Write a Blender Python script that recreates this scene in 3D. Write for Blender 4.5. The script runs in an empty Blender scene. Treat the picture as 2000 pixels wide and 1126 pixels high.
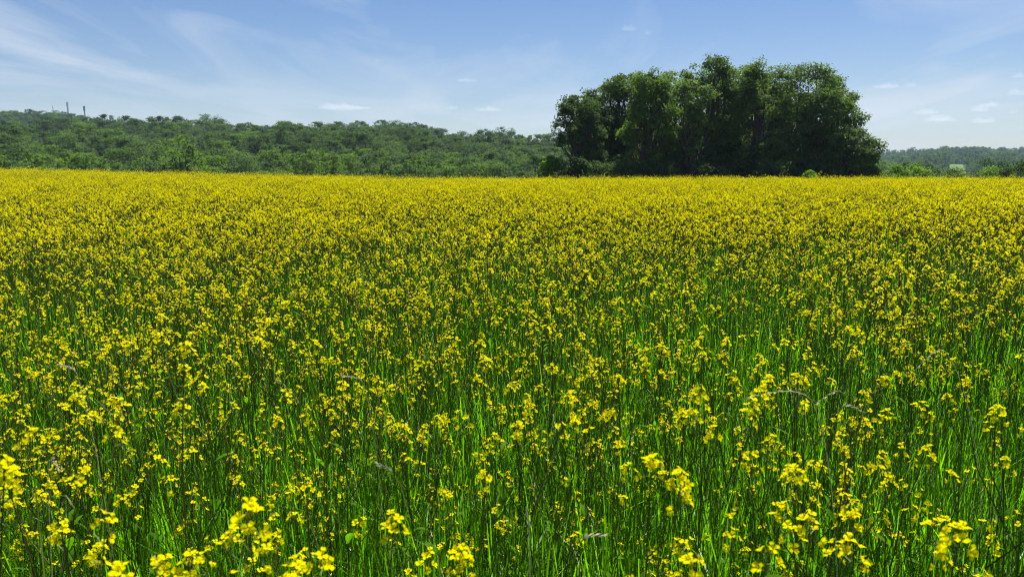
import bpy, math
import numpy as np
from mathutils import Vector, Matrix, Euler

rng = np.random.default_rng(11)
S = bpy.context.scene
COL = S.collection
R = math.radians

# ------------------------------------------------------------------ camera
EYE = 1.65
PITCH = math.atan((563 - 335) / 1428.0)
cam_d = bpy.data.cameras.new('camera')
cam = bpy.data.objects.new('camera', cam_d)
COL.objects.link(cam)
cam.location = (0, 0, EYE)
cam.rotation_euler = (math.pi / 2 - PITCH, 0, 0)
cam_d.sensor_width = 36.0
cam_d.lens = 36.0 * 1428 / 2000
cam_d.clip_start = 0.05
cam_d.clip_end = 60000
cam_d.dof.use_dof = True
cam_d.dof.focus_distance = 8.0
cam_d.dof.aperture_fstop = 9.0
S.camera = cam

# ------------------------------------------------------------------ light
SUN_EL, SUN_AZ = R(63), R(29)          # azimuth measured from +Y towards +X
W = bpy.data.worlds.new('World')
S.world = W
W.use_nodes = True
nt = W.node_tree
nt.nodes.clear()


def N(tree, typ, **kw):
    n = tree.nodes.new(typ)
    for k, v in kw.items():
        if k.startswith('_'):
            setattr(n, k[1:], v)
        else:
            key = int(k[1:]) if (k[0] == 'i' and k[1:].isdigit()) else k.replace('__', ' ')
            n.inputs[key].default_value = v
    return n


def L(tree, a, b):
    tree.links.new(a, b)


sky = N(nt, 'ShaderNodeTexSky', _sky_type='NISHITA')
sky.sun_disc = False
sky.sun_elevation = SUN_EL
sky.sun_rotation = SUN_AZ
sky.altitude = 100
sky.air_density = 1.0
sky.dust_density = 0.35
sky.ozone_density = 2.2
# thin cirrus: noise on a flat layer high overhead (direction projected on a plane)
tc = N(nt, 'ShaderNodeTexCoord')
sep = N(nt, 'ShaderNodeSeparateXYZ')
L(nt, tc.outputs['Generated'], sep.inputs[0])
zz = N(nt, 'ShaderNodeMath', _operation='MAXIMUM', i1=0.0)
L(nt, sep.outputs[2], zz.inputs[0])
za = N(nt, 'ShaderNodeMath', _operation='ADD', i1=0.05)
L(nt, zz.outputs[0], za.inputs[0])
dx = N(nt, 'ShaderNodeMath', _operation='DIVIDE')
dy = N(nt, 'ShaderNodeMath', _operation='DIVIDE')
L(nt, sep.outputs[0], dx.inputs[0]); L(nt, za.outputs[0], dx.inputs[1])
L(nt, sep.outputs[1], dy.inputs[0]); L(nt, za.outputs[0], dy.inputs[1])
cmb = N(nt, 'ShaderNodeCombineXYZ')
L(nt, dx.outputs[0], cmb.inputs[0]); L(nt, dy.outputs[0], cmb.inputs[1])
mp = N(nt, 'ShaderNodeMapping')
mp.inputs['Rotation'].default_value = (0, 0, R(-35))
mp.inputs['Scale'].default_value = (0.80, 0.28, 1)
mp.inputs['Location'].default_value = (5.2, 3.1, 0)
L(nt, cmb.outputs[0], mp.inputs[0])
nz = N(nt, 'ShaderNodeTexNoise', Scale=1.0, Detail=7.0, Roughness=0.55, Distortion=0.7)
L(nt, mp.outputs[0], nz.inputs['Vector'])
mp2 = N(nt, 'ShaderNodeMapping')
mp2.inputs['Rotation'].default_value = (0, 0, R(-30))
mp2.inputs['Scale'].default_value = (0.10, 0.16, 1)
mp2.inputs['Location'].default_value = (0.3, 2.2, 0)
L(nt, cmb.outputs[0], mp2.inputs[0])
nz2 = N(nt, 'ShaderNodeTexNoise', Scale=1.0, Detail=3.0, Roughness=0.5)
L(nt, mp2.outputs[0], nz2.inputs['Vector'])
r1 = N(nt, 'ShaderNodeMapRange', i1=0.44, i2=0.66, i3=0.0, i4=1.0)
L(nt, nz.outputs[0], r1.inputs[0])
r2 = N(nt, 'ShaderNodeMapRange', i1=0.34, i2=0.62, i3=0.25, i4=1.0)
L(nt, nz2.outputs[0], r2.inputs[0])
mm = N(nt, 'ShaderNodeMath', _operation='MULTIPLY')
L(nt, r1.outputs[0], mm.inputs[0]); L(nt, r2.outputs[0], mm.inputs[1])
ci = N(nt, 'ShaderNodeMath', _operation='MULTIPLY', i1=0.74)
L(nt, mm.outputs[0], ci.inputs[0])
hs = N(nt, 'ShaderNodeHueSaturation', Hue=0.506, Saturation=1.36, Value=1.0)
L(nt, sky.outputs[0], hs.inputs['Color'])
mx = N(nt, 'ShaderNodeMix', _data_type='RGBA')
mx.inputs['B'].default_value = (7.2, 8.1, 8.7, 1)
L(nt, ci.outputs[0], mx.inputs['Factor'])
# thin high veil: its path lengthens towards the horizon
vd = N(nt, 'ShaderNodeMath', _operation='DIVIDE', i0=0.030)
vz = N(nt, 'ShaderNodeMath', _operation='ADD', i1=0.034)
L(nt, zz.outputs[0], vz.inputs[0]); L(nt, vz.outputs[0], vd.inputs[1])
veil = N(nt, 'ShaderNodeMix', _data_type='RGBA')
veil.inputs['B'].default_value = (6.15, 6.75, 7.1, 1)
L(nt, vd.outputs[0], veil.inputs['Factor'])
L(nt, hs.outputs[0], veil.inputs['A'])
L(nt, veil.outputs['Result'], mx.inputs['A'])
tint = N(nt, 'ShaderNodeMix', _data_type='RGBA', _blend_type='MULTIPLY')
tint.inputs['Factor'].default_value = 1.0
tint.inputs['B'].default_value = (1.0, 0.965, 1.01, 1)
bg = N(nt, 'ShaderNodeBackground', Strength=0.056)
L(nt, mx.outputs['Result'], tint.inputs['A'])
L(nt, tint.outputs['Result'], bg.inputs[0])
wo = N(nt, 'ShaderNodeOutputWorld')
L(nt, bg.outputs[0], wo.inputs[0])

sd = bpy.data.lights.new('sun', 'SUN')
sd.energy = 5.0
sd.angle = R(0.5)
sd.color = (1.0, 0.965, 0.90)
so = bpy.data.objects.new('sun', sd)
COL.objects.link(so)
sun_dir = Vector((math.sin(SUN_AZ) * math.cos(SUN_EL), math.cos(SUN_AZ) * math.cos(SUN_EL), math.sin(SUN_EL)))
so.rotation_euler = sun_dir.to_track_quat('Z', 'Y').to_euler()
so.location = (0, 0, 300)

vs = S.view_settings
S.display_settings.display_device = 'sRGB'
vs.view_transform = 'Standard'
vs.look = 'None'
vs.exposure = 0.88
vs.gamma = 1.0
vs.use_curve_mapping = False
cy = S.cycles
cy.max_bounces = 8
cy.diffuse_bounces = 4
cy.glossy_bounces = 2
cy.transmission_bounces = 4
cy.volume_bounces = 1
cy.transparent_max_bounces = 4
cy.use_denoising = True
cy.denoising_prefilter = 'NONE'
cy.denoiser = 'OPENIMAGEDENOISE'
cy.denoising_input_passes = 'RGB_ALBEDO_NORMAL'
cy.filter_width = 1.1
cy.caustics_reflective = False
cy.caustics_refractive = False

# ------------------------------------------------------------------ helpers


class MB:
    """collects vertices and faces (with a material index) for one mesh"""

    def __init__(self):
        self.v, self.f, self.m, self.n = [], [], [], 0

    def add(self, verts, faces, mat=0):
        verts = np.asarray(verts, dtype=float)
        for f in faces:
            self.f.append(tuple(int(i) + self.n for i in f))
            self.m.append(mat)
        self.v.append(verts)
        self.n += len(verts)

    def add_many(self, V, faces, mat=0):
        """V: (K,n,3) copies of one little face set"""
        K, n, _ = V.shape
        base = self.n + np.arange(K) * n
        for f in faces:
            self.f.extend(map(tuple, (base[:, None] + np.array(f)[None, :]).tolist()))
            self.m.extend([mat] * K)
        self.v.append(V.reshape(-1, 3))
        self.n += K * n

    def tube(self, pts, rad, sides=4, mat=0, cap=True):
        pts = np.asarray(pts, float)
        rad = np.broadcast_to(np.asarray(rad, float), (len(pts),))
        d = np.gradient(pts, axis=0)
        d /= np.linalg.norm(d, axis=1)[:, None] + 1e-9
        ref = np.array([0.31, 0.95, 0.05])
        a = np.cross(d, ref)
        a /= np.linalg.norm(a, axis=1)[:, None] + 1e-9
        b = np.cross(d, a)
        ang = np.arange(sides) * 2 * math.pi / sides
        V = pts[:, None, :] + rad[:, None, None] * (np.cos(ang)[None, :, None] * a[:, None, :] + np.sin(ang)[None, :, None] * b[:, None, :])
        F = []
        for i in range(len(pts) - 1):
            for k in range(sides):
                k2 = (k + 1) % sides
                F.append((i * sides + k, i * sides + k2, (i + 1) * sides + k2, (i + 1) * sides + k))
        if cap:
            F.append(tuple((len(pts) - 1) * sides + k for k in range(sides)))
        self.add(V.reshape(-1, 3), F, mat)

    def mesh(self, name, mats, smooth=False):
        me = bpy.data.meshes.new(name)
        v = np.concatenate(self.v) if self.v else np.zeros((0, 3))
        me.from_pydata(v.tolist(), [], self.f)
        for m in mats:
            me.materials.append(m)
        me.polygons.foreach_set('material_index', np.array(self.m, dtype=np.int32))
        if smooth:
            me.polygons.foreach_set('use_smooth', np.ones(len(self.f), dtype=bool))
        me.update()
        return me

    def joined(self, other, M=None, matmap=None):
        v = np.concatenate(other.v)
        if M is not None:
            A = np.array(M)
            v = v @ A[:3, :3].T + A[:3, 3]
        n = self.n
        self.f.extend(tuple(i + n for i in f) for f in other.f)
        self.m.extend(other.m if matmap is None else [matmap[i] for i in other.m])
        self.v.append(v)
        self.n += len(v)


def tag(o, label=None, cat=None, group=None, kind=None):
    for k, v in (('label', label), ('category', cat), ('group', group), ('kind', kind)):
        if v:
            o[k] = v
    return o


def link(name, data, parent=None):
    o = bpy.data.objects.new(name, data)
    COL.objects.link(o)
    if parent:
        o.parent = parent
    return o


def unit(v):
    return v / (np.linalg.norm(v, axis=-1, keepdims=True) + 1e-9)


def smooth(t):
    t = np.clip(t, 0, 1)
    return t * t * (3 - 2 * t)


def vnoise(x, y, seed=0):
    """cheap value noise in numpy, 0..1"""
    xi, yi = np.floor(x).astype(np.int64), np.floor(y).astype(np.int64)
    fx, fy = smooth(x - xi), smooth(y - yi)

    def h(a, b):
        n = (a * 374761393 + b * 668265263 + seed * 982451653) & 0x7fffffff
        n = ((n ^ (n >> 13)) * 1274126177) & 0x7fffffff
        return ((n ^ (n >> 16)) & 0xffff) / 65535.0
    return (h(xi, yi) * (1 - fx) + h(xi + 1, yi) * fx) * (1 - fy) + (h(xi, yi + 1) * (1 - fx) + h(xi + 1, yi + 1) * fx) * fy


# ------------------------------------------------------------------ terrain
PXK = np.array([-900, -300, 0, 250, 500, 800, 900, 1090, 1300, 1500, 1700, 1850, 2000, 2600, 3200], float)
RK = np.array([0, 130, 210, 330, 470, 620, 800, 1000, 1300, 1700, 2400, 9000], float)
TH = 15.3
PLACES = [(70, 'at the left edge'), (200, 'below the three masts'), (330, 'just right of the masts'), (450, 'a fifth across from the left'),
          (580, 'a quarter across from the left'), (740, 'a third across from the left'), (880, 'left of the dip in the ridge'),
          (985, 'below the dip in the ridge'), (1080, 'just left of the tree clump'), (1200, 'below the dark left end trees'),
          (1320, 'below the bright green clump tree'), (1440, 'below the tallest clump tree'), (1540, 'below the round-topped clump tree'),
          (1640, 'below the domed clump tree'), (1760, 'below the right end of the clump'), (1900, 'below the small far meadow'),
          (9999, 'at the right edge')]


def place_words(px):
    return next(w for lim, w in PLACES if px < lim)




def _row(r, ys, th=TH):
    c = np.cos(np.arctan((PXK - 1000) * math.cos(PITCH) / 1428))
    return EYE + r * c * (335 - np.array(ys, float)) / 1428 - th


PROF = np.stack([
    np.full(15, -7.0),
    np.array([-12, -12, -12, -12, -12, -12, -12, -12, -13, -14, -15, -15, -15, -15, -15.]),
    _row(210, [283, 283, 284, 286, 291, 299, 303, 307, 320, 332, 342, 345, 342, 342, 342]),
    _row(330, [262, 262, 263, 264, 268, 278, 287, 292, 312, 328, 336, 340, 337, 335, 335]),
    _row(470, [252, 250, 248, 237, 238, 242, 266, 276, 308, 324, 331, 341, 336, 330, 330]),
    _row(620, [266, 264, 262, 266, 270, 277, 290, 300, 318, 324, 328, 340, 333, 326, 326]),
    _row(800, [246, 244, 242, 258, 285, 295, 300, 310, 318, 322, 326, 336, 326, 320, 320]),
    _row(1000, [218, 218, 219, 245, 285, 300, 305, 312, 316, 318, 318, 303, 310, 312, 312]),
    _row(1300, [240, 240, 243, 262, 290, 302, 305, 310, 312, 312, 310, 303, 303, 300, 300]),
    _row(1700, [260, 260, 262, 270, 292, 300, 304, 306, 306, 306, 299, 288, 293, 295, 295]),
    _row(2400, [290, 290, 290, 295, 302, 310, 312, 314, 314, 314, 312, 310, 310, 310, 310]),
    np.full(15, -20.0),
])

# one more column for the masts' knoll on the left ridge
PROF = np.insert(PROF, 3, PROF[:, 2] * .44 + PROF[:, 3] * .56, axis=1)
PROF[7, 3] = EYE + 1000 * math.cos(math.atan(-860 * math.cos(PITCH) / 1428)) * (335 - 217) / 1428 - TH
PXK = np.insert(PXK, 3, 140.0)


def px_of(x, y):
    yy = np.maximum(y, 1e-3 + 0.05 * np.abs(x))
    return 1000 + 1428 * x / (yy * math.cos(PITCH))


def ground_z(x, y):
    x = np.asarray(x, float); y = np.asarray(y, float)
    r = np.hypot(x, y)
    px = np.clip(px_of(x, y), PXK[0], PXK[-1])
    j = np.clip(np.searchsorted(PXK, px) - 1, 0, len(PXK) - 2)
    t = smooth((px - PXK[j]) / (PXK[j + 1] - PXK[j]))
    i = np.clip(np.searchsorted(RK, r) - 1, 0, len(RK) - 2)
    s = (r - RK[i]) / (RK[i + 1] - RK[i])
    s = np.clip(s, 0, 1)
    zp = (PROF[i, j] * (1 - t) + PROF[i, j + 1] * t) * (1 - s) + (PROF[i + 1, j] * (1 - t) + PROF[i + 1, j + 1] * t) * s
    zp = zp + (vnoise(x / 70, y / 70, 3) - 0.5) * 12 * smooth((r - 130) / 200) * smooth((2300 - r) / 500)
    zf = 0.70 * smooth(-x / 44) * np.clip(y / 60, 0, 1.1) + (vnoise(x / 4.0, y / 4.0, 5) - 0.5) * 0.05
    s2 = np.maximum(smooth((y - 58) / 70), smooth((r - 120) / 90))
    s2 = np.where(y < -5, smooth((r - 120) / 90), s2)
    return zf * (1 - s2) + zp * s2


def gz(x, y):
    return float(ground_z(np.array([x]), np.array([y]))[0])


def at(px, py, d):
    """world point seen at photo pixel (px,py), d metres in front (along +Y)"""
    cx, cyy = (px - 1000) / 1428, (563 - py) / 1428
    fy = math.cos(PITCH) + cyy * math.sin(PITCH)
    fz = -math.sin(PITCH) + cyy * math.cos(PITCH)
    k = d / fy
    return Vector((cx * k, d, EYE + fz * k))


# ------------------------------------------------------------------ materials
def mat_leafy(name, ramp, trans, tfac=0.45, rough=0.45, spec=0.3, inst=0.0, noise=None):
    """diffuse + translucent leaf; colour picked per leaf (island) and per plant (object)"""
    m = bpy.data.materials.new(name)
    m.use_nodes = True
    t = m.node_tree
    t.nodes.clear()
    geo = N(t, 'ShaderNodeNewGeometry')
    oi = N(t, 'ShaderNodeObjectInfo')
    mixr = N(t, 'ShaderNodeMix', _data_type='FLOAT')
    mixr.inputs['Factor'].default_value = inst
    L(t, geo.outputs['Random Per Island'], mixr.inputs['A'])
    L(t, oi.outputs['Random'], mixr.inputs['B'])
    cr = N(t, 'ShaderNodeValToRGB')
    e = cr.color_ramp.elements
    while len(e) < len(ramp):
        e.new(0.5)
    for k, c in enumerate(ramp):
        e[k].position = k / (len(ramp) - 1)
        e[k].color = (*c, 1)
    L(t, mixr.outputs['Result'], cr.inputs[0])
    pb = N(t, 'ShaderNodeBsdfPrincipled', Roughness=rough)
    pb.inputs['Specular IOR Level'].default_value = spec
    L(t, cr.outputs[0], pb.inputs['Base Color'])
    tr = N(t, 'ShaderNodeBsdfTranslucent')
    mc = N(t, 'ShaderNodeMix', _data_type='RGBA', _blend_type='MULTIPLY')
    mc.inputs['Factor'].default_value = 1.0
    mc.inputs['B'].default_value = (*trans, 1)
    L(t, cr.outputs[0], mc.inputs['A'])
    L(t, mc.outputs['Result'], tr.inputs[0])
    ms = N(t, 'ShaderNodeMixShader', i0=tfac)
    L(t, pb.outputs[0], ms.inputs[1]); L(t, tr.outputs[0], ms.inputs[2])
    out = N(t, 'ShaderNodeOutputMaterial')
    L(t, ms.outputs[0], out.inputs[0])
    return m


def mat_noise(name, c1, c2, scale, rough=0.9, bump=0.0, detail=6):
    m = bpy.data.materials.new(name)
    m.use_nodes = True
    t = m.node_tree
    t.nodes.clear()
    tcn = N(t, 'ShaderNodeTexCoord')
    nn = N(t, 'ShaderNodeTexNoise', Scale=scale, Detail=detail, Roughness=0.6)
    L(t, tcn.outputs['Object'], nn.inputs['Vector'])
    rr = N(t, 'ShaderNodeMapRange', i1=0.3, i2=0.7)
    L(t, nn.outputs[0], rr.inputs[0])
    mc = N(t, 'ShaderNodeMix', _data_type='RGBA')
    mc.inputs['A'].default_value = (*c1, 1); mc.inputs['B'].default_value = (*c2, 1)
    L(t, rr.outputs[0], mc.inputs['Factor'])
    pb = N(t, 'ShaderNodeBsdfPrincipled', Roughness=rough)
    pb.inputs['Specular IOR Level'].default_value = 0.2
    L(t, mc.outputs['Result'], pb.inputs['Base Color'])
    if bump:
        bn = N(t, 'ShaderNodeBump', Strength=bump, Distance=0.05)
        L(t, nn.outputs[0], bn.inputs['Height'])
        L(t, bn.outputs[0], pb.inputs['Normal'])
    out = N(t, 'ShaderNodeOutputMaterial')
    L(t, pb.outputs[0], out.inputs[0])
    return m


M_PETAL = mat_leafy('mustard_petal', [(0.86, 0.72, 0.001), (0.90, 0.81, 0.001), (0.90, 0.85, 0.002)], (1.06, 1.06, 0.3), 0.45, 0.8, 0.0, 0.25)
M_BUD = mat_leafy('mustard_bud', [(0.30, 0.36, 0.02), (0.48, 0.46, 0.02), (0.60, 0.52, 0.02)], (1, 1, 0.5), 0.2, 0.6, 0.2)
M_STEM = mat_leafy('mustard_stem', [(0.034, 0.048, 0.010), (0.070, 0.095, 0.014), (0.080, 0.045, 0.022)], (1, 1, 0.6), 0.1, 0.5, 0.3, 0.7)
M_STALK = mat_leafy('mustard_upper_stem', [(0.07, 0.13, 0.012), (0.11, 0.17, 0.015)], (1, 1, 0.6), 0.2, 0.5, 0.3, 0.5)
M_LEAF = mat_leafy('mustard_leaf', [(0.060, 0.165, 0.005), (0.085, 0.21, 0.006), (0.11, 0.24, 0.010)], (1.7, 2.0, 0.5), 0.5, 0.6, 0.06, 0.3)
M_GRASS = mat_leafy('grass_blade', [(0.056, 0.135, 0.003), (0.084, 0.198, 0.004), (0.108, 0.25, 0.005), (0.14, 0.28, 0.009)], (2.5, 3.0, 0.5), 0.52, 0.36, 0.3, 0.25)
M_DRY = mat_leafy('dry_grass', [(0.62, 0.53, 0.32), (0.72, 0.64, 0.42), (0.52, 0.48, 0.25)], (1, 1, 0.8), 0.10, 0.7, 0.15, 0.3)
M_CULM = mat_leafy('grass_stem', [(0.075, 0.135, 0.008), (0.11, 0.19, 0.010), (0.12, 0.15, 0.02)], (1, 1, 0.6), 0.15, 0.4, 0.4, 0.3)
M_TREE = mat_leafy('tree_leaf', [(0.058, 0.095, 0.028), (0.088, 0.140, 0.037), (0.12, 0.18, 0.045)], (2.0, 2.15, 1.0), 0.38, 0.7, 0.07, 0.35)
M_TREE_PALE = mat_leafy('pale_tree_leaf', [(0.072, 0.128, 0.024), (0.098, 0.165, 0.030), (0.128, 0.20, 0.035)], (1.8, 1.95, 0.9), 0.38, 0.7, 0.07, 0.3)
M_WOOD = mat_leafy('woodland_leaf', [(0.042, 0.074, 0.028), (0.066, 0.110, 0.036), (0.094, 0.148, 0.044)], (1.9, 2.1, 1.1), 0.36, 0.7, 0.07, 0.35)
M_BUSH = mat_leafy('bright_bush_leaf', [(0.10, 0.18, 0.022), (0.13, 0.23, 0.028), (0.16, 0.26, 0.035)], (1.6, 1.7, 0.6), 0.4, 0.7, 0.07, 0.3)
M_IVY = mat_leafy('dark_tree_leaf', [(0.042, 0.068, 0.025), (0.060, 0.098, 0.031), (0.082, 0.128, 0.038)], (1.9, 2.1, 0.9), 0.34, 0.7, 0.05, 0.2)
M_BARK = mat_noise('bark', (0.045, 0.036, 0.026), (0.11, 0.09, 0.065), 6, 0.9, 0.6)
M_SOIL = mat_noise('field_soil', (0.035, 0.040, 0.014), (0.060, 0.075, 0.022), 0.9, 0.95, 0.4)
M_MEADOW = mat_noise('meadow_grass', (0.075, 0.14, 0.028), (0.105, 0.18, 0.036), 0.15, 0.9)
M_METAL = mat_noise('galvanised_steel', (0.36, 0.38, 0.40), (0.46, 0.48, 0.50), 2, 0.5)
M_PANEL = mat_noise('antenna_panel', (0.42, 0.43, 0.45), (0.52, 0.53, 0.55), 2, 0.5)

# ------------------------------------------------------------------ ground
NA, = (360,)
rad = np.concatenate([[0.0], np.geomspace(0.7, 9000, 190)])
az = np.linspace(-math.pi, math.pi, NA, endpoint=False)
gx = (rad[1:, None] * np.sin(az)[None, :]).ravel()
gy = (rad[1:, None] * np.cos(az)[None, :]).ravel()
gzv = ground_z(gx, gy)
V = np.concatenate([[[0, 0, gz(0, 0)]], np.stack([gx, gy, gzv], 1)])
F = [(0, 1 + (k + 1) % NA, 1 + k) for k in range(NA)]
for i in range(len(rad) - 2):
    a = 1 + i * NA
    b = a + NA
    for k in range(NA):
        k2 = (k + 1) % NA
        F.append((a + k, a + k2, b + k2, b + k))
me = bpy.data.meshes.new('ground')
me.from_pydata(V.tolist(), [], F)
me.materials.append(M_SOIL)
me.polygons.foreach_set('use_smooth', np.ones(len(F), dtype=bool))
me.update()
ground = tag(link('ground', me), kind='structure')

# small pale meadow on the far slope, laid 0.3 m over the ground
mv, mf = [], []
nu, nv = 14, 10
for i in range(nu + 1):
    for j in range(nv + 1):
        rr = 985 + 175 * j / nv
        pxx = 1850 + 38 * i / nu + 8 * (j / nv) * (1 - i / nu) + 1.5 * math.sin(i * 1.3)
        th = math.atan((pxx - 1000) * math.cos(PITCH) / 1428)
        x, y = rr * math.sin(th), rr * math.cos(th)
        mv.append((x, y, gz(x, y) + 0.6))
for i in range(nu):
    for j in range(nv):
        a = i * (nv + 1) + j
        mf.append((a, a + nv + 1, a + nv + 2, a + 1))
me = bpy.data.meshes.new('meadow')
me.from_pydata(mv, [], mf)
me.materials.append(M_MEADOW)
tag(link('meadow', me), kind='structure')


# ------------------------------------------------------------------ trees
def leaf_cloud(mb, C, Nrm, size, rg, mat=0, up=0.6, rand=0.9):
    """one folded pointed leaf spray (2 triangles) at every centre"""
    K = len(C)
    n = unit(Nrm * 0.7 + np.array([0, 0, up]) + rg.normal(0, rand, (K, 3)))
    a = unit(np.cross(n, rg.normal(0, 1, (K, 3))))
    b = np.cross(n, a)
    s = size * rg.uniform(0.6, 1.35, (K, 1))
    w = s * rg.uniform(0.30, 0.48, (K, 1))
    V = np.stack([C - a * s * 0.55, C + b * w + n * s * 0.10, C + a * s * 0.6, C - b * w + n * s * 0.10], 1)
    mb.add_many(V, [(0, 1, 2), (0, 2, 3)], mat)


def bent(p0, p1, rg, n=5, wob=0.06, sag=0.0):
    t = np.linspace(0, 1, n)[:, None]
    p0 = np.asarray(p0, float); p1 = np.asarray(p1, float)
    ln = np.linalg.norm(p1 - p0)
    off = rg.normal(0, wob * ln, (n, 3)) * (np.sin(t * math.pi))
    P = p0 * (1 - t) + p1 * t + off
    P[:, 2] += sag * ln * np.sin(t[:, 0] * math.pi)
    return P


def make_crown(rg, rx, ry, zlo, zhi, n_lobes, n_clus, n_leaf, leaf, boxy=2.0, spread=0.13, gap=0.0, low_fill=0.5, fill=0.0, lobe=(0.30, 0.52), rand=0.6):
    """returns (trunk MB, crown MB) of a broadleaf tree whose base is at the origin"""
    tr, cr = MB(), MB()
    zc, hz = (zlo + zhi) / 2, (zhi - zlo) / 2
    lobes = []
    tries = 0
    while len(lobes) < n_lobes and tries < 4000:
        tries += 1
        p = rg.uniform(-1, 1, 3)
        q = (np.abs(p) ** boxy).sum() ** (1 / boxy)
        if q > 0.86 or q < 0.30:
            continue
        if p[2] < 0 and rg.random() > low_fill + 0.3:
            continue
        c = np.array([p[0] * rx, p[1] * ry, zc + p[2] * hz])
        lr = min(rx, ry, hz) * rg.uniform(*lobe)
        if any(np.linalg.norm(c - o) < 0.62 * max(lr, l2) for o, l2 in lobes):
            continue
        lobes.append((c, lr))
    LC = np.array([l[0] for l in lobes]); LR = np.array([l[1] for l in lobes])
    # trunk and limbs
    H = zhi
    top = np.array([rg.normal(0, 0.05 * rx), rg.normal(0, 0.05 * ry), zlo + 0.78 * (zhi - zlo)])
    tp = bent((0, 0, -0.4), top, rg, 8, 0.018)
    r0 = 0.022 * H + 0.06
    tr.tube(tp, np.linspace(r0, r0 * 0.22, 8), 7)
    for c, lr in lobes:
        zt = np.clip(c[2] * 0.62, zlo * 0.6, top[2])
        k = zt / max(top[2], .1)
        p0 = tp[min(7, max(1, int(k * 7)))]
        P = bent(p0, c, rg, 6, 0.05, 0.06)
        tr.tube(P, np.linspace(r0 * 0.38, r0 * 0.07, 6), 5)
        for _ in range(4):
            e = c + unit(rg.normal(0, 1, 3)) * lr * 0.9
            tr.tube(bent(P[rg.integers(3, 6)], e, rg, 4, 0.06), np.linspace(r0 * 0.10, r0 * 0.02, 4), 3)
    # leaf clusters on the lobes
    w = LR ** 2
    li = rg.choice(len(LC), n_clus, p=w / w.sum())
    d = unit(rg.normal(0, 1, (n_clus, 3)))
    d[:, 2] = np.where(d[:, 2] < -0.35, -d[:, 2] * 0.7, d[:, 2])
    d = unit(d)
    cc = LC[li] + d * (LR[li] * rg.uniform(0.55, 1.06, n_clus))[:, None]
    if fill > 0:
        p = rg.uniform(-1, 1, (int(n_clus * fill * 3), 3))
        q = (np.abs(p) ** boxy).sum(1) ** (1 / boxy)
        ok = (q < 1) & (q > 0.62)
        p = p[ok][:int(n_clus * fill)]
        cc = np.concatenate([cc, np.stack([p[:, 0] * rx, p[:, 1] * ry, zc + p[:, 2] * hz], 1)])
        d = np.concatenate([d, unit(p)])
    if gap > 0:
        g = vnoise(cc[:, 0] * 0.62 + 50, cc[:, 2] * 0.62 + 50 + rx, 9)
        keep = (g > gap) | (cc[:, 2] > zlo + 0.72 * (zhi - zlo))
        cc, d = cc[keep], d[keep]
    D2 = np.linalg.norm(cc[:, None, :] - cc[None, :, :], axis=2)
    keep = (D2 < 0.34 * min(rx, hz)).sum(1) > 5        # no cluster floats on its own
    cc, d = cc[keep], d[keep]
    n = len(cc)
    # fit the cluster cloud to the wanted size
    mg = min(rx, ry) * spread * 1.1
    for ax_i, ext in ((0, rx), (1, ry)):
        lo_, hi_ = np.percentile(cc[:, ax_i], [1.5, 98.5])
        cc[:, ax_i] = (cc[:, ax_i] - (lo_ + hi_) / 2) * (2 * (ext - mg) / (hi_ - lo_))
    lo_, hi_ = np.percentile(cc[:, 2], [1, 98.2])
    cc[:, 2] = zlo + mg * .5 + (cc[:, 2] - lo_) * ((zhi - zlo - mg) / (hi_ - lo_))
    dome = 1.0 if fill > 0 else 0.45
    lim = zhi - mg * .7 - .16 * dome * (zhi - zlo) * ((cc[:, 0] / rx) ** 2 + (cc[:, 1] / ry) ** 2) - .10 * (zhi - zlo) * rg.random(n) ** 2
    cc[:, 2] = np.where(cc[:, 2] > lim, lim + (cc[:, 2] - lim) * (.35 if fill > 0 else .75), cc[:, 2])
    sz = min(rx, ry) * spread * rg.uniform(0.7, 1.3, n)
    P = np.repeat(cc, n_leaf, 0) + np.clip(rg.normal(0, 1, (n * n_leaf, 3)), -1.7, 1.7) * (np.repeat(sz, n_leaf)[:, None] * np.array([1, 1, 0.50]))
    leaf_cloud(cr, P, np.repeat(d, n_leaf, 0), leaf, rg, 0, 0.5, rand)
    return tr, cr


# --- the clump of big trees standing beyond the field crest
CLUMP = 'big trees standing in the clump behind the field'
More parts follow.
